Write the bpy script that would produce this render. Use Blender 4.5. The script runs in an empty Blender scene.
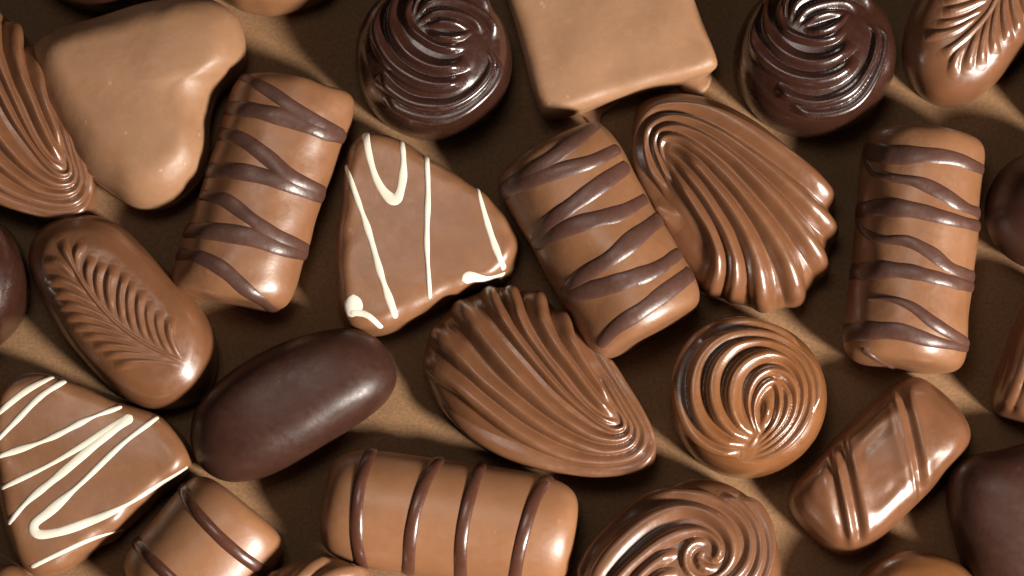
import bpy, math
import numpy as np
from mathutils import Vector
from mathutils.bvhtree import BVHTree

# ---------------------------------------------------------------- scene, units
# shapes are worked out in fifths of a millimetre (the table plane, 0,0 at its middle) and scaled to metres
S = 0.0002
sc = bpy.context.scene
COL = sc.collection
PI = math.pi
D, TILT = 3000.0, math.radians(9.0)
CAM = np.array([0.0, -D * math.sin(TILT), D * math.cos(TILT)])
FWD = np.array([0.0, math.sin(TILT), -math.cos(TILT)])
UPV = np.array([0.0, math.cos(TILT), math.sin(TILT)])
RGT = np.array([1.0, 0.0, 0.0])


def ray(px, py):
    d = FWD * D + RGT * (px - 512.0) + UPV * (288.0 - py)
    return d / np.linalg.norm(d)


def W(px, py, z=0.0):
    """point of the photograph at height z above the table"""
    d = ray(px, py)
    t = (z - CAM[2]) / d[2]
    return CAM + d * t


def Wl(pts, z):
    return np.array([W(p[0], p[1], z)[:2] for p in pts])


def zoom(s, ox, oy):
    return lambda pts: [(ox + x / s, oy + y / s) for x, y in pts]


# ---------------------------------------------------------------- curves / noise
def catmull(pts, closed=False, step=1.5):
    P = np.asarray(pts, float)
    n = len(P)
    out = []
    m = n if closed else n - 1
    for i in range(m):
        if closed:
            p0, p1, p2, p3 = P[(i - 1) % n], P[i], P[(i + 1) % n], P[(i + 2) % n]
        else:
            p1, p2 = P[i], P[i + 1]
            p0 = P[i - 1] if i > 0 else 2 * p1 - p2
            p3 = P[i + 2] if i + 2 < n else 2 * p2 - p1
        # centripetal knots
        def dt(a, b):
            return max(np.linalg.norm((b - a)[:2]) ** 0.5, 1e-4)
        t0 = 0.0; t1 = t0 + dt(p0, p1); t2 = t1 + dt(p1, p2); t3 = t2 + dt(p2, p3)
        k = max(2, int(np.linalg.norm((p2 - p1)[:2]) / step))
        t = np.linspace(t1, t2, k, endpoint=False)[:, None]
        A1 = (t1 - t) / (t1 - t0) * p0 + (t - t0) / (t1 - t0) * p1
        A2 = (t2 - t) / (t2 - t1) * p1 + (t - t1) / (t2 - t1) * p2
        A3 = (t3 - t) / (t3 - t2) * p2 + (t - t2) / (t3 - t2) * p3
        B1 = (t2 - t) / (t2 - t0) * A1 + (t - t0) / (t2 - t0) * A2
        B2 = (t3 - t) / (t3 - t1) * A2 + (t - t1) / (t3 - t1) * A3
        out.append((t2 - t) / (t2 - t1) * B1 + (t - t1) / (t2 - t1) * B2)
    if not closed:
        out.append(P[-1:])
    return np.concatenate(out)


def resample(P, n):
    P = np.asarray(P, float)
    d = np.r_[0, np.cumsum(np.linalg.norm(np.diff(P, axis=0), axis=1))]
    t = np.linspace(0, d[-1], n)
    return np.stack([np.interp(t, d, P[:, k]) for k in range(P.shape[1])], 1)


def lump(x, y, z, seed, lam):
    """smooth irregular lumps of about unit size and wavelength lam"""
    r = np.random.RandomState(seed)
    h = 0.0
    for k in range(9):
        d = r.normal(size=3); d /= np.linalg.norm(d)
        f = 2 * PI / (lam * r.uniform(0.6, 1.7))
        h = h + np.sin((x * d[0] + y * d[1] + z * d[2]) * f + r.uniform(0, 6.28)) / 9 ** 0.5
    return h


def sstep(a, b, x):
    t = np.clip((x - a) / (b - a), 0, 1)
    return t * t * (3 - 2 * t)


# ---------------------------------------------------------------- materials
def new_mat(name):
    m = bpy.data.materials.new(name)
    m.use_nodes = True
    nt = m.node_tree
    return m, nt, nt.nodes["Principled BSDF"]


def chocolate(name, c1, c2, rough=0.34, bump=0.12, specks=0.0, sss=0.12, spec=0.5, rvar=0.12, coat=0.0, bloom=0.0):
    m, nt, b = new_mat(name)
    N, L = nt.nodes.new, nt.links.new
    tc = N("ShaderNodeTexCoord")
    def noise(scale, detail=4, rough_=0.55):
        n = N("ShaderNodeTexNoise"); n.inputs["Scale"].default_value = scale
        n.inputs["Detail"].default_value = detail; n.inputs["Roughness"].default_value = rough_
        L(tc.outputs["Object"], n.inputs["Vector"]); return n
    def maprange(src, a, b_, c, d):
        r = N("ShaderNodeMapRange"); L(src, r.inputs[0])
        for i, v in enumerate((a, b_, c, d)): r.inputs[i + 1].default_value = v
        return r.outputs[0]
    n1 = noise(130, 5)
    mix = N("ShaderNodeMix"); mix.data_type = 'RGBA'
    mix.inputs[6].default_value = (*c1, 1); mix.inputs[7].default_value = (*c2, 1)
    L(maprange(n1.outputs[0], 0.35, 0.68, 0, 1), mix.inputs[0])
    col = mix.outputs[2]
    # faint greyish cocoa butter bloom and crumbs
    n2 = noise(420, 6, 0.7)
    vor = N("ShaderNodeTexVoronoi"); vor.inputs["Scale"].default_value = 330
    L(tc.outputs["Object"], vor.inputs["Vector"])
    gate = noise(260, 2)
    dot = N("ShaderNodeMath"); dot.operation = 'MULTIPLY'
    L(maprange(vor.outputs["Distance"], 0.10, 0.17, 1, 0), dot.inputs[0])
    L(maprange(gate.outputs[0], 0.56, 0.62, 0, 1), dot.inputs[1])
    pale = tuple(min(1, v * 1.5 + k) for v, k in zip(c2, (0.018, 0.012, 0.009)))
    if specks > 0:
        mx = N("ShaderNodeMix"); mx.data_type = 'RGBA'
        ms = N("ShaderNodeMath"); ms.operation = 'MULTIPLY'; ms.inputs[1].default_value = specks
        L(dot.outputs[0], ms.inputs[0]); L(ms.outputs[0], mx.inputs[0])
        L(col, mx.inputs[6]); mx.inputs[7].default_value = (*pale, 1)
        col = mx.outputs[2]
    if bloom > 0:
        mx = N("ShaderNodeMix"); mx.data_type = 'RGBA'
        L(maprange(n2.outputs[0], 0.48, 0.75, 0, bloom), mx.inputs[0])
        L(col, mx.inputs[6]); mx.inputs[7].default_value = (*pale, 1)
        col = mx.outputs[2]
    L(col, b.inputs["Base Color"])
    n3 = noise(700, 4)
    L(maprange(n3.outputs[0], 0.3, 0.75, rough - rvar * 0.4, rough + rvar), b.inputs["Roughness"])
    b.inputs["Specular IOR Level"].default_value = spec
    b.inputs["IOR"].default_value = 1.46
    b.inputs["Subsurface Weight"].default_value = sss
    b.inputs["Subsurface Radius"].default_value = (1.0, 0.45, 0.25)
    b.inputs["Subsurface Scale"].default_value = 0.0006
    if coat:
        b.inputs["Coat Weight"].default_value = coat
        b.inputs["Coat Roughness"].default_value = 0.27
    # dimples, fine grain, tiny crumbs
    n4 = noise(330, 3); n5 = noise(2600, 3)
    a1 = N("ShaderNodeMath"); a1.operation = 'MULTIPLY_ADD'
    L(n4.outputs[0], a1.inputs[0]); a1.inputs[1].default_value = 1.0
    mm = N("ShaderNodeMath"); mm.operation = 'MULTIPLY'; mm.inputs[1].default_value = 0.14
    L(n5.outputs[0], mm.inputs[0]); L(mm.outputs[0], a1.inputs[2])
    a2 = N("ShaderNodeMath"); a2.operation = 'MULTIPLY_ADD'
    L(dot.outputs[0], a2.inputs[0]); a2.inputs[1].default_value = 0.30 * (1 if specks > 0 else 0.35)
    L(a1.outputs[0], a2.inputs[2])
    bp = N("ShaderNodeBump"); bp.inputs["Strength"].default_value = bump
    bp.inputs["Distance"].default_value = 0.0012
    L(a2.outputs[0], bp.inputs["Height"]); L(bp.outputs[0], b.inputs["Normal"])
    return m


M = dict(
    caramel=chocolate("pale_milk_chocolate", (0.295, 0.152, 0.077), (0.325, 0.172, 0.091), 0.46, 0.08, 0.6, 0.12, bloom=0.2, spec=0.6),
    milk=chocolate("milk_chocolate", (0.212, 0.092, 0.040), (0.258, 0.117, 0.054), 0.38, 0.08, 0.3, 0.08, bloom=0.10, coat=0.25, spec=0.85),
    milk_gloss=chocolate("glossy_milk_chocolate", (0.150, 0.061, 0.027), (0.185, 0.076, 0.035), 0.32, 0.05, 0.2, 0.0, coat=0.35, spec=0.95),
    shell=chocolate("moulded_milk_chocolate", (0.158, 0.064, 0.027), (0.192, 0.079, 0.035), 0.32, 0.05, 0.2, 0.0, coat=0.35, spec=1.0),
    golden=chocolate("golden_milk_chocolate", (0.185, 0.070, 0.023), (0.222, 0.088, 0.032), 0.27, 0.04, 0.12, 0.0, coat=0.5, spec=1.0),
    bar=chocolate("smooth_milk_chocolate", (0.275, 0.122, 0.054), (0.315, 0.145, 0.067), 0.40, 0.05, 0.3, 0.08, coat=0.2, spec=0.85),
    dark=chocolate("dark_chocolate", (0.033, 0.0104, 0.0060), (0.041, 0.0136, 0.0082), 0.26, 0.05, 0.15, 0.0, coat=0.5, spec=0.95),
    dark_satin=chocolate("satin_dark_chocolate", (0.041, 0.0150, 0.0095), (0.052, 0.0200, 0.0130), 0.38, 0.06, 0.4, 0.0, bloom=0.12, spec=0.55),
    drizzle=chocolate("dark_drizzle", (0.074, 0.031, 0.021), (0.098, 0.044, 0.031), 0.36, 0.12, 0.2, 0.0, bloom=0.15, spec=0.8),
    cord=chocolate("dark_chocolate_cord", (0.082, 0.030, 0.018), (0.10, 0.038, 0.023), 0.24, 0.04, 0.0, 0.0, coat=0.3, spec=0.8),
    white=chocolate("white_chocolate", (0.82, 0.755, 0.62), (0.87, 0.81, 0.69), 0.38, 0.08, 0.0, 0.2),
)


def table_material():
    m, nt, b = new_mat("brown_kraft_card")
    N, L = nt.nodes.new, nt.links.new
    tc = N("ShaderNodeTexCoord")
    def noise(scale, detail, r=0.6):
        n = N("ShaderNodeTexNoise"); n.inputs["Scale"].default_value = scale
        n.inputs["Detail"].default_value = detail; n.inputs["Roughness"].default_value = r
        L(tc.outputs["Object"], n.inputs["Vector"]); return n
    a = noise(1500, 4); c = noise(60, 4)
    mp = N("ShaderNodeMapping"); mp.inputs["Scale"].default_value = (700, 2600, 1); mp.inputs["Rotation"].default_value = (0, 0, 0.6)
    L(tc.outputs["Object"], mp.inputs[0])
    f = N("ShaderNodeTexNoise"); f.inputs["Scale"].default_value = 1.0; f.inputs["Detail"].default_value = 3
    L(mp.outputs[0], f.inputs["Vector"])
    r = N("ShaderNodeValToRGB")
    r.color_ramp.elements[0].position = 0.32; r.color_ramp.elements[0].color = (0.155, 0.082, 0.040, 1)
    r.color_ramp.elements[1].position = 0.70; r.color_ramp.elements[1].color = (0.300, 0.172, 0.088, 1)
    s1 = N("ShaderNodeMath"); s1.operation = 'MULTIPLY_ADD'; s1.inputs[1].default_value = 0.55
    s2 = N("ShaderNodeMath"); s2.operation = 'MULTIPLY'; s2.inputs[1].default_value = 0.25
    s3 = N("ShaderNodeMath"); s3.operation = 'MULTIPLY_ADD'; s3.inputs[1].default_value = 0.2
    L(c.outputs[0], s2.inputs[0]); L(f.outputs[0], s3.inputs[0]); L(s2.outputs[0], s3.inputs[2])
    L(a.outputs[0], s1.inputs[0]); L(s3.outputs[0], s1.inputs[2]); L(s1.outputs[0], r.inputs[0])
    L(r.outputs[0], b.inputs["Base Color"])
    b.inputs["Roughness"].default_value = 0.85; b.inputs["Specular IOR Level"].default_value = 0.15
    bp = N("ShaderNodeBump"); bp.inputs["Strength"].default_value = 0.35; bp.inputs["Distance"].default_value = 0.0004
    L(s1.outputs[0], bp.inputs["Height"]); L(bp.outputs[0], b.inputs["Normal"])
    return m


# ---------------------------------------------------------------- mesh helpers
class Body:
    """verts in table units, quads/tris; keeps a BVH for things laid on its surface"""
    def __init__(self, V, F):
        self.V, self.F = V, F
        self._bvh = None

    @property
    def bvh(self):
        if self._bvh is None:
            self._bvh = BVHTree.FromPolygons([tuple(v) for v in self.V.tolist()], self.F)
        return self._bvh

    def link(self, name, mat, origin, parent=None):
        me = bpy.data.meshes.new(name)
        o = np.array(origin, float)
        me.from_pydata(((self.V - o) * S).tolist(), [], self.F)
        me.polygons.foreach_set("use_smooth", [True] * len(me.polygons))
        me.materials.append(mat)
        me.update()
        ob = bpy.data.objects.new(name, me)
        COL.objects.link(ob)
        if parent is None:
            ob.location = o * S
        else:
            ob.parent = parent
            ob.location = o * S - np.array(parent.location)
        return ob


def grid_body(P, first_pole=None, last_pole=None, cap_first=False):
    """P[i, j, 3]: rings i, wrapped in j"""
    n, m, _ = P.shape
    V = P.reshape(-1, 3)
    idx = np.arange(n * m).reshape(n, m)
    nx = np.roll(idx, -1, axis=1)
    F = np.stack([idx[:-1], nx[:-1], nx[1:], idx[1:]], -1).reshape(-1, 4).tolist()
    extra = []
    if last_pole is not None:
        k = len(V) + len(extra); extra.append(last_pole)
        F += [[int(idx[-1, j]), int(nx[-1, j]), k] for j in range(m)]
    if first_pole is not None:
        k = len(V) + len(extra); extra.append(first_pole)
        F += [[int(nx[0, j]), int(idx[0, j]), k] for j in range(m)]
    if cap_first:
        F.append([int(v) for v in idx[0][::-1]])
    if extra:
        V = np.concatenate([V, np.array(extra)])
    return Body(V, F)


def normals(P):
    du = np.gradient(P, axis=0)
    ext = np.concatenate([P[:, -1:], P, P[:, :1]], 1)
    dv = np.gradient(ext, axis=1)[:, 1:-1]
    n = np.cross(dv, du)
    ln = np.linalg.norm(n, axis=-1, keepdims=True)
    return n / np.maximum(ln, 1e-9)


# profiles: (share of the outline radius, height share)
def prof_flat(H, corner, draft=0.05, dome=3.0, R=80.0, under=0.0):
    c = corner
    u = under
    pts = [(0.955 - u, 0.4), (0.99 - u, 2.0), (1.0 - u * 0.8, H * 0.16), (1 - draft * 0.4 - u * 0.35, H * 0.5), (1 - draft * 0.8, H - c)]
    for a in np.linspace(0.12, 1, 9) * PI / 2:
        pts.append((1 - draft - (c / R) * (1 - math.cos(a)) , H - c + c * math.sin(a)))
    r0 = pts[-1][0]
    for k in np.linspace(0.06, 1, 14):
        pts.append((r0 * (1 - k), H + dome * (1 - (1 - k) ** 2)))
    return pts


def prof_dome(H, a=0.75, b=0.85, foot=0.93, low=0.26):
    pts = [(foot, 0.4), (foot + (1 - foot) * 0.7, H * low * 0.35)]
    z0 = H * low
    for t in np.linspace(0, PI / 2, 30):
        pts.append((math.cos(t) ** a if t < PI / 2 - 1e-6 else 0.0, z0 + (H - z0) * math.sin(t) ** b))
    return pts


def crest_height(P, crests, kA=0.55, wmax=11.0, wmin=2.0, wk=1.08, taper=9.0, amax=7.0, run_down=False, gp=1.15, wall=1.0):
    """height of rounded ridges whose crest lines were read off the photograph and dropped on the surface P"""
    top = P[-1].mean(0)
    bvh = grid_body(P, last_pole=top).bvh
    lines = []
    for c in crests:
        pts = catmull(np.array(c, float), step=3.0)
        hit = []
        for x, y in pts:
            h = bvh.ray_cast(Vector(CAM), Vector(ray(x, y)))
            if h[0] is not None: hit.append(tuple(h[0]))
        if len(hit) > 3:
            L = np.array(hit)
            if run_down:      # let the ridge run on down the outer wall
                dxy = L[0, :2] - L[2, :2]; dxy /= max(np.linalg.norm(dxy), 1e-6)
                ex = [[*(L[0, :2] + dxy * e), L[0, 2] * k] for e, k in ((3.5, -0.1), (3.0, 0.3), (2.0, 0.7))]
                L = np.concatenate([np.array(ex), L])
            ln = np.linalg.norm(np.diff(L, axis=0), axis=1).sum()
            lines.append(resample(L, max(4, int(ln / 3.5))))
    V = P.reshape(-1, 3).astype(np.float32)
    H = np.zeros(len(V), np.float32)
    for i, L in enumerate(lines):
        oth = np.concatenate([l for j, l in enumerate(lines) if j != i])
        w = np.array([np.linalg.norm(oth - p, axis=1).min() for p in L]) * 0.5 * wk
        w = np.clip(w, wmin, wmax)
        for _ in range(6):
            w[1:-1] = (w[:-2] + w[1:-1] + w[2:]) / 3
        s = np.r_[0, np.cumsum(np.linalg.norm(np.diff(L, axis=0), axis=1))]
        A = np.minimum(kA * w, amax) * sstep(-3, taper, s) * sstep(-3, taper, s[-1] - s)
        best = np.full(len(V), 1e9, np.float32); bw = np.ones(len(V), np.float32); bA = np.zeros(len(V), np.float32)
        for k in range(len(L) - 1):
            a, d = L[k].astype(np.float32), (L[k + 1] - L[k]).astype(np.float32)
            q = V - a
            t = np.clip(q @ d / max(float(d @ d), 1e-6), 0, 1)
            q -= t[:, None] * d
            d2 = (q * q).sum(1)
            u = d2 < best
            best[u] = d2[u]; tu = t[u]
            bw[u] = w[k] + (w[k + 1] - w[k]) * tu; bA[u] = A[k] + (A[k + 1] - A[k]) * tu
        r2 = best / bw ** 2
        H = np.maximum(H, bA * np.clip(1 - r2, 0, 1) ** gp)
    H = H.reshape(P.shape[:2])
    zr = P[..., 2] / P[..., 2].max()
    return H * (wall + (1 - wall) * sstep(0.35, 0.72, zr))


def polar(outline, prof, center=None, n=70, m=240, detail=None, lumpy=(0.5, 45), seed=1, crests=None, ck={}, tall=1.28, even=False):
    """a body that rises from a closed outline (table units) by a profile; detail(x, y, f, z) pushes it out along its normal"""
    O = catmull(outline, closed=True, step=1.0)
    if center is None:
        x, y = O[:, 0], O[:, 1]
        cr = x * np.roll(y, -1) - np.roll(x, -1) * y
        A = cr.sum() / 2
        center = np.array([((x + np.roll(x, -1)) * cr).sum(), ((y + np.roll(y, -1)) * cr).sum()]) / (6 * A)
    c = np.asarray(center, float)
    q = O - c
    th = np.arctan2(q[:, 1], q[:, 0]); R = np.hypot(q[:, 0], q[:, 1])
    o = np.argsort(th); th, R = th[o], R[o]
    th3 = np.r_[th - 2 * PI, th, th + 2 * PI]; R3 = np.r_[R, R, R]
    # angles spaced evenly along the outline
    T = np.linspace(-PI, PI, 2000); RT = np.interp(T, th3, R3)
    px = np.stack([RT * np.cos(T), RT * np.sin(T)], 1)
    arc = np.r_[0, np.cumsum(np.linalg.norm(np.diff(px, axis=0), axis=1))]
    tt = np.interp(np.linspace(0, arc[-1], m, endpoint=False), arc, T)
    Rt = np.interp(tt, th3, R3)
    Rt = (np.roll(Rt, 1) + 2 * Rt + np.roll(Rt, -1)) / 4
    Rm = Rt.mean()
    pr = np.array(prof, float)
    if pr[:, 1].max() > 20: pr[:, 1] *= tall
    pr = np.stack([pr[:, 0] * Rm, pr[:, 1]], 1)
    pr = resample(pr, 40)                       # even knots, then a smooth curve through them
    pr[1:-1] = (pr[:-2] + 2 * pr[1:-1] + pr[2:]) / 4
    pr = resample(catmull(pr, step=0.5), n + 1); pr[:, 0] = np.maximum(pr[:, 0], 0) / Rm
    f = pr[:-1, 0][:, None]; z = pr[:-1, 1][:, None] + 0 * tt[None]
    rr = f * Rt
    if even:                                    # inset by the same distance all round, corners too
        f0 = 0.6
        e = np.maximum(Rt - (1 - np.maximum(f, f0)) * Rm, 0.3 * Rt)
        rr = np.where(f >= f0, e, e * f / f0)
    X = c[0] + rr * np.cos(tt); Y = c[1] + rr * np.sin(tt)
    P = np.stack([X, Y, z], -1)
    top = np.array([c[0], c[1], pr[-1, 1]])
    nrm = normals(P)
    for _ in range(3):
        nrm[1:-1] = nrm[:-2] + nrm[1:-1] * 2 + nrm[2:]
        nrm /= np.maximum(np.linalg.norm(nrm, axis=-1, keepdims=True), 1e-9)
    hgt = np.zeros_like(z)
    if lumpy[0]:
        hgt += lumpy[0] * lump(X, Y, z, seed, lumpy[1])
    if detail is not None:
        hgt += detail(X, Y, f + 0 * z, z)
    if crests is not None:
        hgt += crest_height(P, crests, **ck)
    hgt *= sstep(0, 5, z)
    P = P + nrm * hgt[..., None]
    top = np.array([c[0], c[1], P[-1, :, 2].mean()])
    P[..., 2] = np.maximum(P[..., 2], 0.4)
    return grid_body(P, last_pole=top, cap_first=True), np.array([c[0], c[1], 0.0])


def log_body(p0, p1, width, H, n_end=7.0, n_sec=2.12, waist=0.0, lumpy=(0.6, 50), seed=1, zc=0.42, nu=110, nv=150, skew=0.0, zplane=38):
    """a round-topped log whose two end middles lie at photograph points p0, p1"""
    a = W(*p0, zplane)[:2]; b = W(*p1, zplane)[:2]
    c = (a + b) / 2; Lh = np.linalg.norm(b - a) / 2; d = (b - a) / (2 * Lh); e = np.array([-d[1], d[0]])
    tau = np.linspace(-PI / 2, PI / 2, 3001)
    xs = np.sign(np.sin(tau)) * np.abs(np.sin(tau)) ** (2 / n_end)
    es = np.abs(np.cos(tau)) ** (2 / n_end)
    pr = resample(np.stack([xs * Lh, es * width / 2], 1), nu + 2)[1:-1]
    vv = np.linspace(0, 2 * PI, 3001)
    cs = np.sign(np.cos(vv)) * np.abs(np.cos(vv)) ** (2 / n_sec); sn = np.sign(np.sin(vv)) * np.abs(np.sin(vv)) ** (2 / n_sec)
    sec = resample(np.stack([cs, sn], 1), nv + 1)[:-1]
    u = pr[:, 0][:, None]; k = (pr[:, 1] / (width / 2))[:, None]
    w = width / 2 * k * (1 - waist * (1 - (u / Lh) ** 2))
    y = w * sec[None, :, 0]
    zc_ = H * zc
    kz = np.clip(k, 0, 1)
    z = zc_ + np.where(sec[None, :, 1] > 0, (H - zc_) * sec[None, :, 1] * kz, zc_ * 1.25 * sec[None, :, 1] * kz)
    u = u + skew * y
    X = c[0] + u * d[0] + y * e[0]; Y = c[1] + u * d[1] + y * e[1]
    P = np.stack([X, Y, z], -1)
    nrm = -normals(P)
    mid = np.array([c[0], c[1], zc_])
    if ((P - mid) * nrm).sum() < 0: nrm = -nrm
    P = P + nrm * (lumpy[0] * lump(X, Y, z, seed, lumpy[1]))[..., None]
    P[..., 2] = np.where(P[..., 2] < 0.4, 0.4 + 0.0 * P[..., 2], P[..., 2])
    A = P[0].mean(0); B = P[-1].mean(0)
    bd = grid_body(P, first_pole=A, last_pole=B)
    vol = sum(np.dot(bd.V[f_[0]] - mid, np.cross(bd.V[f_[1]] - mid, bd.V[f_[2]] - mid)) for f_ in bd.F)
    if vol < 0: bd.F = [list(reversed(f_)) for f_ in bd.F]
    return bd, np.array([c[0], c[1], 0.0])


def snap(bvh, p):
    loc, n, i, dist = bvh.find_nearest(Vector(p))
    return np.array(loc), np.array(n)


def stroke(body, pts, width, height, ext0=0.0, ext1=0.0, seed=0, nt=11, wob=0.10, round0=True, round1=True, wk=1.0):
    """a poured line lying on a body: pts are photograph points on it, width may be a list along pts"""
    bvh = body.bvh
    ws = wk * np.array(width if hasattr(width, '__len__') else [width] * len(pts), float)
    wi = np.interp(np.linspace(0, 1, len(pts)), np.linspace(0, 1, len(ws)), ws)
    path = catmull(np.concatenate([np.array(pts, float), wi[:, None]], 1), step=1.6)
    loc, wid = [], []
    for x, y, w in path:
        h = bvh.ray_cast(Vector(CAM), Vector(ray(x, y)))
        if h[0] is None:
            continue
        loc.append(np.array(h[0])); wid.append(w)
    if len(loc) < 3:
        return None
    def extend(loc, wid, L):
        p, d = loc[-1], loc[-1] - loc[-4 if len(loc) > 4 else 0]
        d = d / max(np.linalg.norm(d), 1e-6)
        for k in range(int(L / 1.6)):
            q, n = snap(bvh, p + d * 1.6)
            if q[2] < 2: break
            d2 = q - p; l = np.linalg.norm(d2)
            if l < 0.2: break
            d = d2 / l; p = q
            loc.append(q); wid.append(wid[-1])
    if ext1: extend(loc, wid, ext1)
    if ext0:
        loc.reverse(); wid.reverse(); extend(loc, wid, ext0); loc.reverse(); wid.reverse()
    C = np.array(loc); wid = np.array(wid)
    C = resample(np.concatenate([C, wid[:, None]], 1), max(8, int(np.linalg.norm(np.diff(C, axis=0), axis=1).sum() / 1.6)))
    C, wid = C[:, :3], C[:, 3]
    for _ in range(4):
        C[1:-1] = (C[:-2] + 2 * C[1:-1] + C[2:]) / 4
    s = np.r_[0, np.cumsum(np.linalg.norm(np.diff(C, axis=0), axis=1))]
    wid = wid * (1 + wob * lump(s, 0 * s, 0 * s, seed + 11, 34) * 0.7)
    hk = np.ones(len(s))
    for flag, dd in ((round0, s), (round1, s[-1] - s)):
        if flag:
            r = np.clip(dd / (wid * 0.5), 0, 1)
            k = np.sqrt(np.clip(1 - (1 - r) ** 2, 0.0, 1))
            wid = wid * np.maximum(k, 0.08); hk = hk * np.maximum(k, 0.15)
    T = np.gradient(C, axis=0)
    rows = []
    tt = np.linspace(-1, 1, nt)
    for i in range(len(C)):
        q, n = snap(bvh, C[i])
        b = np.cross(n, T[i]); b /= max(np.linalg.norm(b), 1e-9)
        row = []
        for t in tt:
            p, n2 = snap(bvh, q + b * (t * wid[i] * 0.5))
            hh = height * hk[i] * (1 - abs(t) ** 2.1) ** 0.9 if abs(t) < 0.999 else -0.5
            row.append(p + (n2 * 0.5 + n * 0.5) * hh)
        rows.append(row)
    P = np.array(rows)
    a, b_ = P.shape[:2]
    ix = np.arange(a * b_).reshape(a, b_)
    F = np.stack([ix[:-1, :-1], ix[1:, :-1], ix[1:, 1:], ix[:-1, 1:]], -1).reshape(-1, 4)
    m0 = P[a // 2, nt // 2] - P[a // 2, nt // 2 - 1]; m1 = P[a // 2 + 1, nt // 2] - P[a // 2, nt // 2]
    if np.dot(np.cross(m1, m0), snap(bvh, P[a // 2, nt // 2])[1]) < 0: F = F[:, ::-1]
    return Body(P.reshape(-1, 3), F.tolist())


def tag(o, label=None, cat=None, group=None, kind=None):
    if label: o['label'] = label
    if cat: o['category'] = cat
    if group: o['group'] = group
    if kind: o['kind'] = kind
    return o


def thing(name, origin, label, cat, group=None):
    o = bpy.data.objects.new(name, None)
    o.empty_display_size = 0.01
    COL.objects.link(o)
    o.location = np.array(origin) * S
    return tag(o, label, cat, group)


# ---------------------------------------------------------------- patterns pressed into the moulds
def ridge(ph, sharp=0.75):
    return np.abs(np.sin(PI * ph)) ** sharp


DRIZ_H = 1.7
WHITE_H = 0.9

# ================================================================ the table
def make_table():
    n = 2
    V = np.array([[-2600, -2200, 0], [2600, -2200, 0], [2600, 2200, 0], [-2600, 2200, 0.0]])
    o = Body(V, [[0, 1, 2, 3]]).link("ground", table_material(), (0, 0, 0))
    tag(o, kind='structure')
make_table()

# ================================================================ flat moulded pieces
def piece(name, body_origin, mat, label, group=None, cat="chocolate"):
    bd, org = body_origin
    o = bd.link(name, M[mat], org)
    return tag(o, label, cat, group)


# heart
ol = Wl([(28, 61), (33, 41), (52, 28), (98, 13), (139, 0), (165, -4), (190, -7), (216, -2), (236, 13), (244, 36), (243, 57), (233, 72), (220, 86),
         (212, 103), (208, 126), (208, 150), (202, 172), (189, 188), (173, 200), (153, 206), (132, 204), (110, 191), (83, 170), (61, 137), (41, 98)], 46)
piece("heart_chocolate", polar(ol, prof_flat(58, 38, 0.0, 3.0, 90, 0.02), n=110, m=340, lumpy=(0.25, 90), seed=3, even=True, tall=1.28), 'caramel',
      "smooth heart-shaped milk chocolate with a plain pale top", cat="heart chocolate")

# square
ol = Wl([(489, -64), (494, -40), (516, 30), (537, 104), (542, 114), (553, 116), (630, 94), (711, 71), (719, 64), (718, 55), (694, -10), (668, -94), (660, -101), (650, -100), (580, -80), (503, -70)], 46)
sq, sqo = polar(ol, prof_flat(52, 14, 0.012, 3, 95, 0.055), n=90, m=320, lumpy=(0.5, 55), seed=7, even=True, tall=0.95)
sqt = thing("square_chocolate", sqo, "flat square piece of pale milk chocolate with set drips along its lower edge", "chocolate")
sq.link("body", M['caramel'], sqo, sqt)
for ol2 in ([(576, 112), (580, 102), (594, 98), (612, 96), (620, 101), (608, 110), (602, 116), (600, 124), (594, 127), (584, 117)],
            [(676, 82), (690, 76), (706, 68), (712, 76), (708, 88), (701, 95), (690, 93), (682, 90)]):
    ft, fo = polar(Wl(ol2, 4), [(0.96, 0.4), (1.0, 1.2), (0.97, 3), (0.85, 4.5), (0.5, 5.5), (0, 6)], n=16, m=80, lumpy=(0.5, 20), seed=5)
    ft.link("foot", M['caramel'], fo, sqt)

# satin dark oval
ol = Wl([(191, 434), (196, 411), (214, 388), (250, 361), (290, 342), (325, 332), (354, 330), (378, 340), (392, 358), (397, 378), (390, 397), (374, 413),
         (345, 433), (310, 456), (280, 471), (250, 481), (224, 481), (204, 470), (194, 453)], 26)
piece("oval_chocolate", polar(ol, prof_dome(64, 0.62, 0.8, 0.90, 0.34), n=80, m=260, lumpy=(0.35, 70), seed=4), 'dark_satin',
      "smooth plain oval of dark chocolate with a satin sheen", cat="dark chocolate")

# dark piece, lower right
ol = Wl([(946, 492), (951, 471), (966, 458), (995, 451), (1040, 442), (1085, 446), (1120, 480), (1124, 540), (1105, 600), (1060, 628), (1010, 622), (975, 590), (956, 545)], 26)
piece("block_chocolate", polar(ol, prof_dome(64, 0.55, 0.75, 0.92, 0.36), n=80, m=260, lumpy=(0.8, 60), seed=14), 'dark_satin',
      "dull dark chocolate block with scuffed top beside the diagonally grooved piece", cat="dark chocolate")

# dark ball
ol = Wl([(1045 + 62 * math.cos(t), 212 + 60 * math.sin(t)) for t in np.linspace(0, 2 * PI, 24, endpoint=False)], 30)
piece("ball_chocolate", polar(ol, prof_dome(80, 0.95, 0.95, 0.62, 0.36), n=70, m=200, lumpy=(0.3, 60), seed=15), 'dark_satin',
      "round smooth dark chocolate ball right of the upright drizzled log", cat="dark chocolate")

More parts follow.
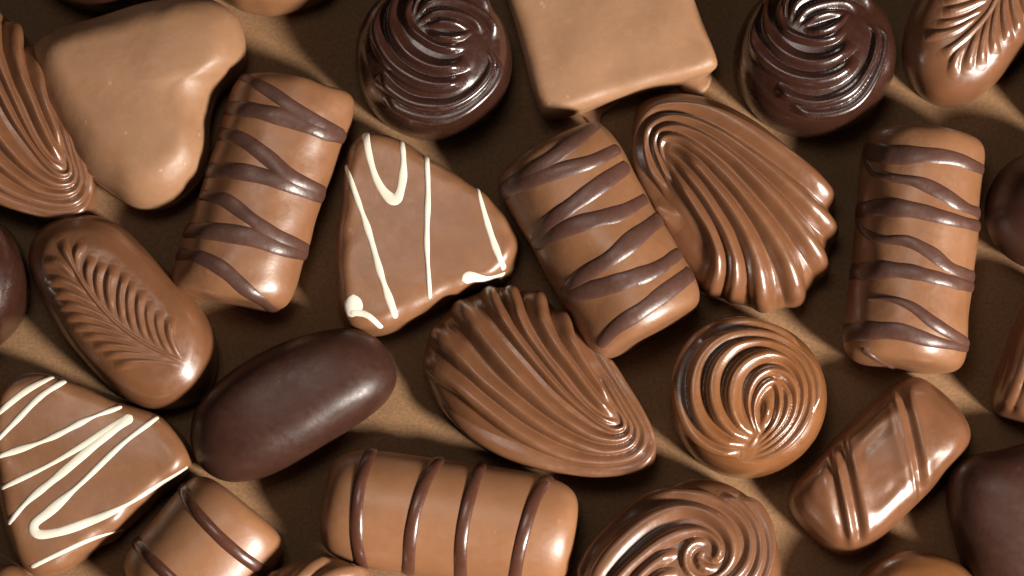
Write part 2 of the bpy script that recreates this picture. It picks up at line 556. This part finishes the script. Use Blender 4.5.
# ================================================================ leaves
LP = [(0.965, 0.4), (0.99, 4), (1.0, 11), (0.995, 21), (0.965, 32), (0.90, 42), (0.78, 50), (0.58, 55), (0.3, 57.5), (0, 58)]
ol = Wl([(28, 256), (36, 233), (57, 219), (86, 215), (114, 222), (144, 247), (178, 281), (204, 312), (216, 343), (215, 371), (204, 394), (182, 406), (155, 409), (128, 400), (100, 378), (69, 343), (44, 302), (32, 276)], 24)
zl = zoom(2.617, 0, 200)
LEAF = [zl([(160, 105), (190, 172), (240, 250), (300, 318), (370, 370), (430, 402), (480, 425)])]
for o, i in zip([(108, 152), (110, 205), (122, 240), (138, 270), (152, 300), (170, 327), (195, 352), (222, 381), (250, 405), (278, 434)],
                [(192, 205), (226, 250), (255, 283), (288, 318), (318, 343), (350, 368), (383, 388), (416, 406), (446, 420), (470, 433)]):
    o = (o[0] + 0.1 * (i[0] - o[0]), o[1] + 0.1 * (i[1] - o[1]))
    LEAF.append(zl([o, ((o[0] * 2 + i[0]) / 3 + 8, (o[1] * 2 + i[1]) / 3 - 9), ((o[0] + i[0] * 2) / 3 + 8, (o[1] + i[1] * 2) / 3 - 8), i]))
for o, i in zip([(215, 112), (242, 148), (268, 163), (298, 170), (330, 190), (347, 212), (372, 235), (392, 263), (416, 288), (446, 305)],
                [(205, 182), (240, 236), (265, 266), (295, 298), (322, 320), (352, 344), (382, 365), (415, 384), (446, 402), (474, 416)]):
    LEAF.append(zl([o, ((o[0] * 2 + i[0]) / 3 - 11, (o[1] * 2 + i[1]) / 3 + 8), ((o[0] + i[0] * 2) / 3 - 8, (o[1] + i[1] * 2) / 3 + 8), i]))
piece("leaf_chocolate", polar(ol, LP, n=170, m=520, seed=21, lumpy=(0.5, 50),
      crests=LEAF, ck=dict(kA=0.52, wmin=2.0, wmax=6.5, taper=14, wall=0.15)), 'shell',
      "oval milk chocolate pressed with a whole feather-veined leaf", "leaf chocolates", "leaf chocolate")
ol = Wl([(903, 55), (905, 30), (916, 0), (935, -35), (965, -70), (1000, -88), (1035, -86), (1062, -66), (1070, -35), (1060, 0), (1035, 38), (1010, 66), (988, 90), (962, 104), (935, 103), (914, 85)], 22)
zk = zoom(5.14, 890, 0)
LEAF2 = [zk(c) for c in [
    [(270, 282), (350, 222), (420, 160), (480, 95), (520, 40), (550, -20), (590, -100), (640, -180), (690, -240)],
    [(180, 185), (270, 174), (350, 148), (415, 105), (450, 80)], [(240, 125), (320, 114), (400, 85), (475, 40)], [(270, 62), (350, 48), (430, 20), (500, -20)],
    [(280, 5), (370, -20), (450, -45), (520, -80)], [(310, -60), (400, -80), (480, -110), (550, -150)], [(350, -130), (430, -145), (520, -170), (590, -210)],
    [(325, 385), (328, 335), (345, 285), (380, 235)], [(398, 360), (412, 290), (432, 220), (455, 160)], [(470, 335), (474, 240), (488, 160), (510, 90)],
    [(545, 280), (530, 190), (536, 100), (552, 20)], [(612, 220), (598, 130), (588, 50), (588, -40)], [(668, 175), (650, 90), (634, 10), (628, -90)], [(730, 100), (700, 20), (680, -60), (665, -140)]]]
piece("leaf_chocolate", polar(ol, prof_dome(60, 0.50, 0.75, 0.97, 0.26), n=170, m=520, seed=22, lumpy=(0.5, 50),
      crests=LEAF2, ck=dict(kA=0.55, wmin=1.6, wmax=6.5, taper=12)), 'milk_gloss',
      "glossy leaf-moulded milk chocolate cut by the top right corner", "leaf chocolates", "leaf chocolate")

# ================================================================ swirls
SW = [(0.965, 0.4), (0.99, 4), (1.0, 11), (1.0, 28), (0.985, 39), (0.945, 48), (0.87, 55), (0.72, 61), (0.48, 66), (0.24, 68.5), (0, 69)]
SWD = [(0.97, 0.4), (0.995, 4), (1.0, 12), (0.995, 30), (0.975, 44), (0.93, 55), (0.85, 63), (0.7, 70), (0.46, 75), (0.22, 77), (0, 77.5)]
def circle(cx, cy, rx, ry, z):
    return Wl([(cx + rx * math.cos(t), cy + ry * math.sin(t)) for t in np.linspace(0, 2 * PI, 28, endpoint=False)], z)
zg = zoom(3.2, 660, 310)
GOLD = [zg(c) for c in [
    [(255, 462), (170, 440), (105, 385), (70, 310), (62, 240), (80, 165), (125, 100), (190, 62), (260, 48), (330, 55), (400, 80), (455, 125)],
    [(270, 435), (200, 415), (150, 375), (118, 310), (112, 240), (130, 170), (175, 115), (240, 85), (310, 78), (380, 92), (440, 128), (485, 185), (503, 255), (492, 330)],
    [(282, 415), (235, 390), (195, 345), (172, 285), (172, 220), (195, 165), (245, 122), (310, 106), (370, 115), (430, 148), (468, 205), (482, 270), (470, 340), (430, 405), (370, 455), (300, 482)],
    [(292, 400), (255, 365), (232, 315), (228, 260), (245, 205), (285, 165), (340, 147), (395, 157), (437, 195), (456, 250), (450, 320), (420, 380), (370, 432), (305, 468)],
    [(306, 390), (290, 345), (282, 300), (290, 250), (315, 212), (355, 194), (400, 208), (428, 250), (431, 310), (410, 365), (370, 408), (315, 450)],
    [(316, 392), (304, 350), (301, 310), (312, 270), (335, 240), (362, 228), (381, 270), (379, 320), (362, 365), (320, 415)],
    [(388, 240), (406, 270), (407, 310), (390, 355), (355, 400), (318, 435)],
    [(338, 275), (344, 310), (337, 345), (328, 375)],
    [(285, 440), (300, 420), (308, 405)]]]
piece("swirl_chocolate", polar(circle(747, 402, 77, 77, 10), SW, n=190, m=560, seed=31, lumpy=(0.2, 60), crests=GOLD, ck=dict(kA=1.15, wmin=2.0, wmax=9.5, wk=1.15, amax=9, taper=16)), 'golden',
      "round golden milk chocolate topped with a whipped swirl", "swirl chocolates", "swirl chocolate")
zd = zoom(3.84, 350, 0)
DARK = [zd(c) for c in [
    [(440, 172), (390, 187), (340, 180), (290, 155), (240, 115), (218, 70), (228, 20), (260, -20)],
    [(452, 236), (400, 258), (340, 262), (280, 245), (220, 205), (180, 150), (160, 90), (165, 30), (195, -25), (240, -60)],
    [(447, 296), (400, 318), (340, 326), (270, 312), (200, 275), (148, 225), (115, 165), (105, 110), (122, 50), (158, 0), (205, -50)],
    [(530, 190), (541, 245), (512, 312), (455, 366), (385, 400), (310, 405), (230, 388), (155, 340), (105, 290)],
    [(548, 200), (570, 255), (545, 325), (490, 385), (420, 432), (350, 452), (270, 445), (190, 415), (130, 370)],
    [(285, 104), (340, 90), (400, 92), (460, 112)],
    [(292, 112), (330, 138), (370, 148), (420, 142), (470, 118)],
    [(268, 88), (300, 62), (350, 50), (420, 58), (480, 86), (515, 125)],
    [(258, 60), (290, 25), (350, 8), (430, 18), (500, 52), (548, 105), (568, 150)],
    [(240, 50), (265, 0), (320, -32), (400, -35), (490, 0), (550, 55)]]]
piece("swirl_chocolate", polar(circle(434, 64, 78, 77, 10), SWD, n=190, m=560, seed=32, lumpy=(0.2, 60), crests=DARK, ck=dict(kA=1.10, wmin=2.6, wmax=9.5, wk=1.12, amax=9, taper=18, wall=0.2)), 'dark',
      "glossy dark swirl chocolate left of the pale square", "swirl chocolates", "swirl chocolate")
def turned(c, q, to, deg):
    return [(x - q[0] + to[0], y - q[1] + to[1]) for x, y in rot_about(c, q, q, deg)]
def rot_about(pts, p, q, deg, k=1.0):
    a = math.radians(deg); c, s = math.cos(a), math.sin(a)
    return [(q[0] + k * (c * (x - p[0]) - s * (y - p[1])), q[1] + k * (s * (x - p[0]) + c * (y - p[1]))) for x, y in pts]
piece("swirl_chocolate", polar(circle(813, 62, 80, 77, 10), SWD, n=190, m=560, seed=33, lumpy=(0.2, 60),
      tall=1.2, crests=[[(x + 1.6 * math.sin(y / 17 + 1), y + 1.4 * math.sin(x / 21)) for x, y in turned(c, (434, 46), (816, 41), -22)] for c in DARK], ck=dict(kA=1.10, wmin=2.6, wmax=9.5, wk=1.12, amax=9, taper=18, wall=0.2)), 'dark',
      "glossy dark swirl chocolate right of the pale square", "swirl chocolates", "swirl chocolate")
piece("dark_round_chocolate", polar(circle(-46, 284, 77, 76, 10), SWD, n=80, m=260, seed=34, lumpy=(0.7, 60)), 'dark',
      "dark round chocolate cut off by the left edge beside the leaf piece", cat="dark chocolate")

# oval with a snail-shell curl
ol = Wl([(577, 585), (585, 560), (605, 535), (632, 511), (660, 492), (692, 481), (725, 486), (753, 505), (771, 533), (779, 566), (775, 600), (755, 632), (715, 655), (660, 660), (610, 645), (583, 617)], 14)
zc_ = zoom(4.655, 570, 476)
CURL = [zc_(c) for c in [
    [(40, 470), (90, 370), (160, 280), (260, 190), (370, 118), (480, 92), (570, 92), (650, 110), (730, 150), (800, 215), (835, 300), (825, 390), (770, 470), (690, 520), (600, 530)],
    [(100, 520), (160, 405), (240, 310), (350, 218), (450, 170), (540, 155), (630, 175), (705, 225), (750, 300), (752, 380), (715, 445), (650, 480), (580, 470)],
    [(180, 540), (245, 455), (330, 375), (420, 308), (510, 268), (595, 256), (655, 280), (692, 330), (685, 375), (660, 385), (640, 362)],
    [(270, 530), (350, 440), (430, 382), (500, 352)],
    [(635, 305), (575, 312), (540, 350), (535, 405), (560, 452), (620, 485)],
    [(625, 350), (598, 375), (608, 415), (645, 432), (690, 425)],
    [(700, 85), (790, 140), (860, 230), (885, 340), (865, 440), (810, 520)],
    [(790, 90), (870, 160), (920, 260), (930, 370), (900, 480), (840, 560)],
    [(330, 540), (420, 470), (500, 450)], [(420, 560), (500, 520), (570, 515)]]]
piece("snail_swirl_chocolate", polar(ol, SW, center=W(690, 562, 10)[:2], n=190, m=560, seed=35, lumpy=(0.2, 60), crests=CURL, ck=dict(kA=0.95, wmin=2.5, wmax=12, wk=1.12, amax=9, taper=16, wall=0.15)), 'milk_gloss',
      "oval milk chocolate with a snail-like curl at the bottom edge", cat="swirl chocolate")

# ================================================================ shells
SH = [(0.97, 0.4), (0.99, 3), (1.0, 10), (1.0, 22), (0.98, 34), (0.93, 45), (0.84, 54), (0.7, 62), (0.48, 68), (0.24, 72), (0, 73)]
shellC = [(656, 452), (652, 466), (636, 475), (601, 478), (560, 474), (520, 465), (478, 444), (445, 414), (428, 384), (424, 358), (434, 330), (456, 306),
          (486, 292), (515, 289), (541, 299), (563, 318), (592, 345), (622, 380), (645, 413), (654, 434)]
def shell(ptsL, crests, center, label, seed, down=False, taper=16):
    return piece("shell_chocolate", polar(Wl(ptsL, 12), SH, center=W(*center, 14)[:2], n=190, m=620, seed=seed, lumpy=(0.3, 60), tall=0.97,
          crests=crests, ck=dict(kA=1.3, wmin=1.7, wmax=13, wk=1.12, amax=11, gp=1.35, run_down=True, taper=taper, wall=0.6 if down else 0.06)), 'shell', label, "shell chocolates", "shell chocolate")
CC = (548, 392)
zs = zoom(2.88, 420, 280)
RC = [zs(c) for c in [
    [(45, 355), (100, 405), (170, 450), (260, 492), (350, 522), (450, 543), (550, 548), (612, 537), (648, 512), (664, 472), (654, 430), (626, 372), (588, 312), (548, 250), (492, 172), (440, 112)],
    [(20, 240), (100, 292), (180, 357), (280, 432), (370, 480), (460, 508), (550, 516), (605, 505), (634, 480), (641, 445), (624, 400), (592, 345), (555, 285), (520, 230), (478, 165)],
    [(40, 150), (110, 215), (180, 285), (260, 350), (350, 415), (440, 462), (520, 487), (580, 484), (612, 465), (619, 432), (604, 395), (572, 340), (535, 278)],
    [(105, 65), (170, 150), (230, 225), (300, 300), (370, 365), (440, 415), (510, 450), (565, 459), (597, 446), (601, 420), (584, 385), (552, 330), (520, 275)],
    [(195, 25), (225, 90), (270, 160), (330, 235), (400, 315), (460, 370), (520, 415), (565, 432), (585, 422), (581, 400), (560, 362)],
    [(262, 45), (300, 140), (340, 200), (390, 265), (440, 325), (490, 375), (535, 405), (566, 410)],
    [(335, 60), (352, 125), (385, 190), (430, 250), (475, 310), (515, 355), (555, 390)],
    [(405, 118), (425, 170), (462, 235), (505, 295), (545, 350)]]]
shell(shellC, RC, CC, "ribbed milk chocolate shell with its point at lower right, left of the golden swirl", 41)
tA = lambda pts: rot_about(pts, (656, 452), (94, 206), 14)
shell(tA(shellC), [tA(c) for c in RC], tA([CC])[0], "ribbed milk chocolate shell cut off by the left edge beside the heart", 42)
shellB = [(633, 122), (640, 106), (664, 97), (700, 99), (746, 119), (792, 154), (820, 184), (830, 212), (830, 245), (818, 278), (796, 303), (765, 310), (733, 301),
          (700, 288), (677, 265), (654, 227), (641, 186), (634, 150)]
zt = zoom(2.4, 620, 85)
RB = [zt(c) for c in [
    [(508, 280), (450, 220), (380, 163), (300, 108), (220, 70), (140, 55), (82, 66), (52, 105), (46, 160), (66, 230), (100, 290), (140, 350)],
    [(522, 367), (460, 298), (390, 235), (310, 170), (230, 115), (160, 85), (105, 84), (74, 105), (67, 145), (82, 205), (115, 265)],
    [(498, 462), (455, 385), (400, 310), (330, 235), (260, 170), (190, 122), (130, 103), (96, 112), (85, 140), (97, 185), (125, 245)],
    [(430, 540), (405, 440), (365, 360), (310, 285), (250, 215), (190, 160), (140, 128), (107, 127), (98, 155), (112, 195)],
    [(345, 548), (335, 450), (310, 370), (270, 300), (220, 235), (170, 180), (125, 148)],
    [(270, 525), (280, 440), (262, 370), (225, 300), (180, 235), (138, 188), (112, 165)],
    [(222, 498), (238, 425), (222, 358), (182, 290), (142, 230), (115, 190)]]]
shell(shellB, RB, (742, 205), "ribbed milk chocolate shell with its point at upper left, under the pale square", 43, True, 34)

# ================================================================ rectangle with slanting grooves
def groove_detail(z):
    zz = zoom(2.665, 770, 360)
    c0 = W(*zz([(285, 290)])[0], z)[:2]
    d = W(*zz([(200, 480)])[0], z)[:2] - W(*zz([(152, 255)])[0], z)[:2]; d /= np.linalg.norm(d)
    e = np.array([-d[1], d[0]])
    if e[0] < 0: e = -e
    def f(X, Y, fr, Z):
        c = (X - c0[0]) * e[0] + (Y - c0[1]) * e[1]
        g = lambda m, s, a: a * np.exp(-((c - m) / (1.22 * s)) ** 2)
        h = g(-46, 4.0, -5) + g(-39, 3.5, 3.0) + g(-31, 4.0, -6) + g(-22, 5, 2.0) + g(24, 4, 1.2) + g(31, 2.6, 2.5) + g(38, 3.8, -6.5) + g(47, 5, 2.0)
        h = h - 2.5 * np.exp(-((c - 0) / 17) ** 4) * (1 - sstep(0.42, 0.66, fr))
        return 0.75 * h * (1 - sstep(0.80, 0.97, fr))
    return f
ol = Wl([(788, 500), (791, 487), (802, 474), (842, 430), (882, 393), (900, 381), (918, 378), (936, 388), (960, 412), (970, 431), (967, 450), (940, 481), (902, 519),
         (873, 545), (851, 555), (831, 551), (808, 532), (792, 513)], 20)
piece("grooved_chocolate", polar(ol, LP, n=140, m=400, seed=51, lumpy=(0.25, 45), detail=groove_detail(54)), 'milk_gloss',
      "rounded rectangular milk chocolate with slanting raised grooves", cat="chocolate")

# ================================================================ logs with dark drizzle
def drizzled(p0, p1, width, H, strokes, label, seed, **kw):
    bd, org = log_body(p0, p1, width, H, seed=seed, **kw)
    t = thing("drizzled_log", org, label, "chocolate log", "milk chocolate logs with dark drizzle")
    bd.link("body", M['milk'], org, t)
    for k, s in enumerate(strokes):
        pts, w = s[0], s[1]
        e0, e1 = s[2] if len(s) > 2 else (14, 14)
        st = stroke(bd, pts, w, DRIZ_H + 0.22 * (k % 3), e0, e1, seed=seed * 10 + k, wk=1.38)
        if st: st.link("drizzle", M['drizzle'], org, t)
    return t

z3 = zoom(1.919, 150, 40)
drizzled((299, 82), (226, 301), 130, 80, [
    (z3([(180, 70), (225, 95), (275, 130), (320, 160), (362, 182)]), [9, 11, 12, 13, 12]),
    (z3([(140, 130), (200, 135), (260, 150), (320, 172), (367, 187)]), [12, 13, 13, 12, 10]),
    (z3([(128, 178), (175, 190), (225, 225), (270, 262), (328, 290)]), [10, 11, 12, 12, 10]),
    (z3([(115, 250), (170, 252), (230, 265), (285, 285), (330, 300)]), [12, 13, 13, 12, 11]),
    (z3([(105, 298), (140, 305), (190, 340), (240, 375), (297, 402)]), [9, 11, 11, 12, 11]),
    (z3([(72, 365), (130, 368), (200, 380), (250, 398), (297, 412)]), [13, 14, 14, 13, 11]),
    (z3([(40, 410), (90, 415), (140, 440), (190, 485), (245, 525)]), [10, 11, 12, 12, 11])],
    "drizzled milk chocolate log leaning between the heart and the white-striped triangle", 61, waist=0.09, n_end=8, lumpy=(0.9, 55), skew=-0.12)
z12 = zoom(2.217, 480, 100)
drizzled((546, 147), (653, 335), 132, 100, [
    (z12([(262, 48), (220, 80), (150, 135), (90, 175), (48, 203)]), [11, 13, 14, 14, 12]),
    (z12([(50, 204), (100, 180), (180, 155), (250, 135), (298, 112)]), [13, 13, 12, 11, 9]),
    (z12([(318, 152), (270, 185), (200, 235), (150, 275), (125, 312)]), [11, 13, 13, 12, 11]),
    (z12([(128, 316), (190, 285), (250, 265), (310, 250), (362, 222)]), [12, 13, 13, 12, 9]),
    (z12([(400, 262), (350, 300), (290, 350), (235, 385), (188, 428)]), [12, 14, 14, 12, 11]),
    (z12([(188, 433), (250, 420), (320, 400), (390, 375), (438, 342)]), [13, 14, 13, 12, 9]),
    (z12([(463, 387), (420, 420), (360, 465), (300, 505), (275, 532)]), [12, 14, 14, 12, 10])],
    "drizzled milk chocolate log lying between the two shells", 62, waist=0.05, n_end=7, lumpy=(0.9, 55))
z18 = zoom(2.057, 820, 110)
drizzled((925, 135), (902, 368), 127, 100, [
    (z18([(98, 85), (150, 92), (220, 92), (280, 100), (330, 120)]), [14, 15, 14, 11, 9]),
    (z18([(95, 108), (110, 130), (150, 140), (200, 148), (250, 170), (290, 195), (332, 214)]), [5, 6, 7, 9, 11, 10, 9]),
    (z18([(75, 207), (120, 200), (190, 205), (260, 222), (335, 241)]), [12, 14, 13, 11, 9]),
    (z18([(72, 215), (85, 245), (120, 265), (180, 270), (230, 295), (270, 325), (325, 347)]), [5, 6, 7, 9, 11, 10, 9]),
    (z18([(56, 333), (100, 330), (170, 330), (240, 345), (325, 367)]), [13, 15, 13, 11, 9]),
    (z18([(95, 388), (150, 390), (190, 405), (230, 435), (270, 460), (305, 480)]), [3, 5, 8, 10, 10, 8], (0, 12)),
    (z18([(40, 460), (90, 455), (160, 455), (230, 475), (300, 490)]), [14, 15, 13, 10, 6]),
    (z18([(85, 490), (120, 515), (150, 530)]), [4, 4, 3], (0, 4))],
    "upright drizzled milk chocolate log beside the dark ball", 63, waist=0.06, n_end=7.5, lumpy=(0.9, 55))

# ================================================================ logs with raised dark stripes
def striped(p0, p1, width, H, strokes, label, seed, mat='bar', **kw):
    bd, org = log_body(p0, p1, width, H, seed=seed, **kw)
    t = thing("striped_log", org, label, "chocolate log", "milk chocolate logs with raised dark stripes")
    bd.link("body", M[mat], org, t)
    for k, (pts, w) in enumerate(strokes):
        st = stroke(bd, pts, w, 2.3, 34, 34, seed=seed * 10 + k, wob=0.03, wk=1.15)
        if st: st.link("stripe", M['cord'], org, t)
    return t, bd, org
z24 = zoom(3.413, 300, 420)
striped((324, 501), (575, 538), 116, 80, [
    (z24([(255, 82), (228, 140), (203, 220), (192, 320), (194, 420), (208, 490)]), 12),
    (z24([(478, 128), (430, 205), (395, 300), (376, 400), (370, 500)]), 12),
    (z24([(618, 152), (588, 230), (562, 330), (548, 430), (548, 520)]), 12),
    (z24([(848, 188), (800, 270), (767, 370), (745, 460), (735, 520)]), 12)],
    "four-striped milk chocolate log lying along the bottom edge", 71, n_end=5, n_sec=2.0, lumpy=(0.25, 60))
z8 = zoom(3.303, 90, 450)
t8, b8, o8 = striped((246, 504), (160, 608), 122, 78, [
    (z8([(302, 122), (340, 190), (420, 280), (500, 350), (568, 398)]), 11),
    (z8([(148, 300), (190, 350), (250, 408)]), 11)],
    "milk chocolate log with few dark stripes at bottom left beside the white-striped triangle", 72, n_end=5, n_sec=2.0, lumpy=(0.25, 60))

# ================================================================ triangles with white drizzle
def triangle(outline, z, H, label, seed, strokes, mat='milk', center=None):
    def wavy(X, Y, fr, Z):
        e = sstep(0.60, 0.95, fr)
        return e * 0.6 * lump(X, Y, Z, seed + 5, 26) + 0.9 * lump(X, Y, Z, seed + 6, 75)
    bd, org = polar(Wl(outline, z), prof_flat(H, 13, 0.03, 1.5, 80), center=center, n=100, m=340, lumpy=(0, 1), seed=seed, detail=wavy, even=True, tall=1.1)
    t = thing("triangle_chocolate", org, label, "triangle chocolate", "milk chocolate triangles with white drizzle")
    bd.link("body", M[mat], org, t)
    for k, s in enumerate(strokes):
        e0, e1 = s[2] if len(s) > 2 else (4, 4)
        st = stroke(bd, s[0], s[1], WHITE_H + 0.2 * (k % 3), e0, e1, seed=seed * 10 + k, wob=0.24, wk=1.0)
        if st: st.link("drizzle", M['white'], org, t)
    return t
z9 = zoom(2.504, 310, 110)
triangle([(364, 131), (351, 144), (344, 165), (339, 205), (335, 243), (336, 275), (341, 315), (352, 328), (380, 332), (404, 323), (437, 306), (472, 289), (503, 278),
          (519, 252), (517, 230), (500, 205), (478, 185), (430, 157), (404, 140), (380, 131)], 36, 48,
    "white-drizzled milk chocolate triangle beneath the left dark swirl", 81, [
    (z9([(138, 52), (145, 100), (165, 170), (190, 210), (213, 226), (229, 190), (234, 130), (231, 82)]), [7, 8, 9, 10, 12, 9, 8, 7]),
    (z9([(90, 142), (110, 200), (145, 300), (180, 420), (214, 516)]), [5, 6, 7, 7, 7]),
    (z9([(292, 120), (295, 200), (292, 330), (300, 466)]), [6, 6, 5.5, 5]),
    (z9([(419, 192), (440, 270), (463, 340), (486, 396)]), [4.5, 6, 7, 6]),
    (z9([(108, 462), (106, 490), (94, 515)]), [16, 24, 15], (0, 0)),
    (z9([(98, 505), (140, 512), (178, 545)]), [8, 8, 8], (0, 3)),
    (z9([(382, 428), (400, 420), (440, 424), (488, 410)]), [15, 17, 9, 6], (0, 0))])
z6 = zoom(2.667, 0, 360)
triangle([(-8, 402), (6, 381), (28, 372), (64, 377), (124, 402), (160, 416), (178, 432), (188, 447), (191, 460), (184, 472), (163, 491), (124, 527), (90, 551), (56, 573), (36, 576), (18, 562), (3, 525), (-8, 470), (-12, 430)], 36, 48,
    "white-drizzled milk chocolate triangle at the left edge under the leaf piece", 82, [
    (z6([(138, 46), (80, 75), (20, 120), (-12, 148)]), [6, 7, 7, 6]),
    (z6([(170, 57), (110, 95), (40, 165), (-8, 214)]), [6, 7, 6, 6]),
    (z6([(318, 126), (240, 155), (130, 210), (-6, 258)]), [5, 6, 6, 6]),
    (z6([(348, 152), (250, 210), (140, 275), (8, 340)]), [11, 8, 6, 5], (0, 4)),
    (z6([(352, 148), (260, 220), (160, 305), (70, 380), (25, 433)]), [10, 10, 9, 7, 5], (0, 4)),
    (z6([(418, 154), (330, 220), (220, 325), (130, 405), (88, 442), (97, 463), (150, 460), (240, 430), (330, 390), (430, 330), (496, 288)]), [5, 6, 7, 9, 11, 11, 10, 9, 6, 5, 4]),
    (z6([(82, 553), (160, 515), (240, 480), (328, 452)]), [4, 5, 5, 3], (0, 0))])

# ================================================================ pieces cut by the frame
ol = Wl([(1026, 303), (1006, 345), (992, 395), (996, 412), (1012, 420), (1040, 425), (1075, 412), (1092, 355), (1075, 305), (1050, 292)], 20)
def rib20(X, Y, fr, Z):
    p = W(1010, 412, 40)[:2]; q = W(1040, 300, 40)[:2]; d = (q - p) / np.linalg.norm(q - p); e = np.array([d[1], -d[0]])
    c = (X - p[0]) * e[0] + (Y - p[1]) * e[1]
    return 3.5 * (ridge(c / 17.0, 0.8) - 0.5) * (1 - sstep(0.9, 1, fr))
piece("ribbed_chocolate", polar(ol, prof_dome(66, 0.6, 0.8, 0.95, 0.25), n=90, m=260, seed=91, detail=rib20), 'milk_gloss',
      "ribbed milk chocolate just showing at the right edge under the dark ball", cat="chocolate")
piece("dome_chocolate", polar(circle(912, 622, 72, 70, 14), SW, n=80, m=220, seed=92, lumpy=(0.4, 50)), 'golden',
      "brown chocolate dome peeking in at the bottom edge under the grooved piece", cat="chocolate")
piece("dome_chocolate", polar(circle(322, 626, 70, 68, 12), SW, n=120, m=320, seed=93, lumpy=(0.4, 50), crests=[turned(c, (434, 46), (324, 608), 100) for c in DARK], ck=dict(kA=0.5, wmin=2.5, wmax=9)), 'milk',
      "small sliver of lumpy milk chocolate below the striped logs at the bottom edge", cat="chocolate")
ol = Wl([(208, -38), (216, -10), (236, 8), (268, 15), (300, 9), (330, -4), (345, -30), (320, -70), (260, -85), (220, -70)], 14)
piece("plain_chocolate", polar(ol, prof_dome(58, 0.55, 0.75, 0.95, 0.25), n=60, m=200, seed=94), 'milk',
      "sliver of milk chocolate at the top edge between heart and dark swirl", cat="chocolate")
piece("dark_round_chocolate", polar(circle(102, -58, 74, 70, 12), SWD, n=60, m=200, seed=95), 'dark',
      "sliver of dark chocolate at the top edge above the heart", cat="dark chocolate")
ol = Wl([(-30, 600), (-8, 572), (12, 564), (26, 572), (34, 595), (26, 640), (-10, 650)], 16)
piece("small_chocolate", polar(ol, prof_dome(50, 0.6, 0.8, 0.95, 0.25), n=60, m=180, seed=96), 'milk',
      "tiny corner of milk chocolate in the bottom left corner", cat="chocolate")
# neighbour beyond the right edge whose shadow falls into the picture
ol = circle(1102, 92, 72, 66, 14)
piece("round_chocolate", polar(ol, SWD, n=60, m=200, seed=97), 'dark',
      "dark round chocolate just beyond the right edge above the dark ball", cat="dark chocolate")

# crumbs that came off the right dark swirl
for k, (x, y, r) in enumerate([(742, 121, 2.2), (748, 126, 1.7), (757, 131, 2.4), (766, 136, 1.8), (737, 116, 1.5), (725, 128, 1.3)]):
    rs = np.random.RandomState(300 + k)
    o6 = Wl([(x + r * rs.uniform(0.6, 1.3) * math.cos(t), y + r * rs.uniform(0.6, 1.3) * math.sin(t)) for t in np.linspace(0, 2 * PI, 7, endpoint=False)], 1)
    cb, cbo = polar(o6, [(0.9, 0.3), (1.0, 0.8), (0.85, r * 0.9), (0.4, r * 1.25), (0, r * 1.3)], n=8, m=20, lumpy=(0.25, 3), seed=k)
    tag(cb.link("crumb", M['drizzle'], cbo), "tiny chocolate crumb on the brown card below the right dark swirl", "crumb", "chocolate crumbs by the right dark swirl")

# ================================================================ light
world = bpy.data.worlds.new("World"); sc.world = world; world.use_nodes = True
bg = world.node_tree.nodes["Background"]
bg.inputs[0].default_value = (1.0, 0.93, 0.86, 1); bg.inputs[1].default_value = 0.0008


def area(name, az, el, dist, size, power, color, size_y=None, target=(0, 0, 0.006)):
    L = bpy.data.lights.new(name, 'AREA')
    L.energy = power; L.color = color
    if size_y is None:
        L.shape = 'DISK'; L.size = size
    else:
        L.shape = 'RECTANGLE'; L.size = size; L.size_y = size_y
    o = bpy.data.objects.new(name, L); COL.objects.link(o)
    az, el = math.radians(az), math.radians(el)
    t = Vector(target)
    o.location = t + Vector((math.cos(el) * math.cos(az), math.cos(el) * math.sin(az), math.sin(el))) * dist
    o.rotation_euler = (t - o.location).to_track_quat('-Z', 'Y').to_euler()
    return o
area("key_lamp", -35, 35, 0.80, 0.14, 15.5, (1.0, 0.925, 0.83))
area("soft_box", 112, 74, 0.9, 0.30, 0.90, (1.0, 0.94, 0.87), 0.23)

# ================================================================ camera
cam = bpy.data.cameras.new("camera"); co = bpy.data.objects.new("camera", cam); COL.objects.link(co)
co.location = CAM * S
co.rotation_euler = (TILT, 0, 0)
cam.sensor_width = 36.0; cam.lens = 36.0 * D / 1024.0
cam.clip_start = 0.01; cam.clip_end = 20
cam.dof.use_dof = True; cam.dof.focus_distance = (D - 65) * S; cam.dof.aperture_fstop = 16
sc.camera = co
sc.view_settings.view_transform = 'Standard'; sc.view_settings.look = 'None'
sc.view_settings.exposure = 0; sc.view_settings.gamma = 1
sc.render.resolution_x = 1024; sc.render.resolution_y = 576
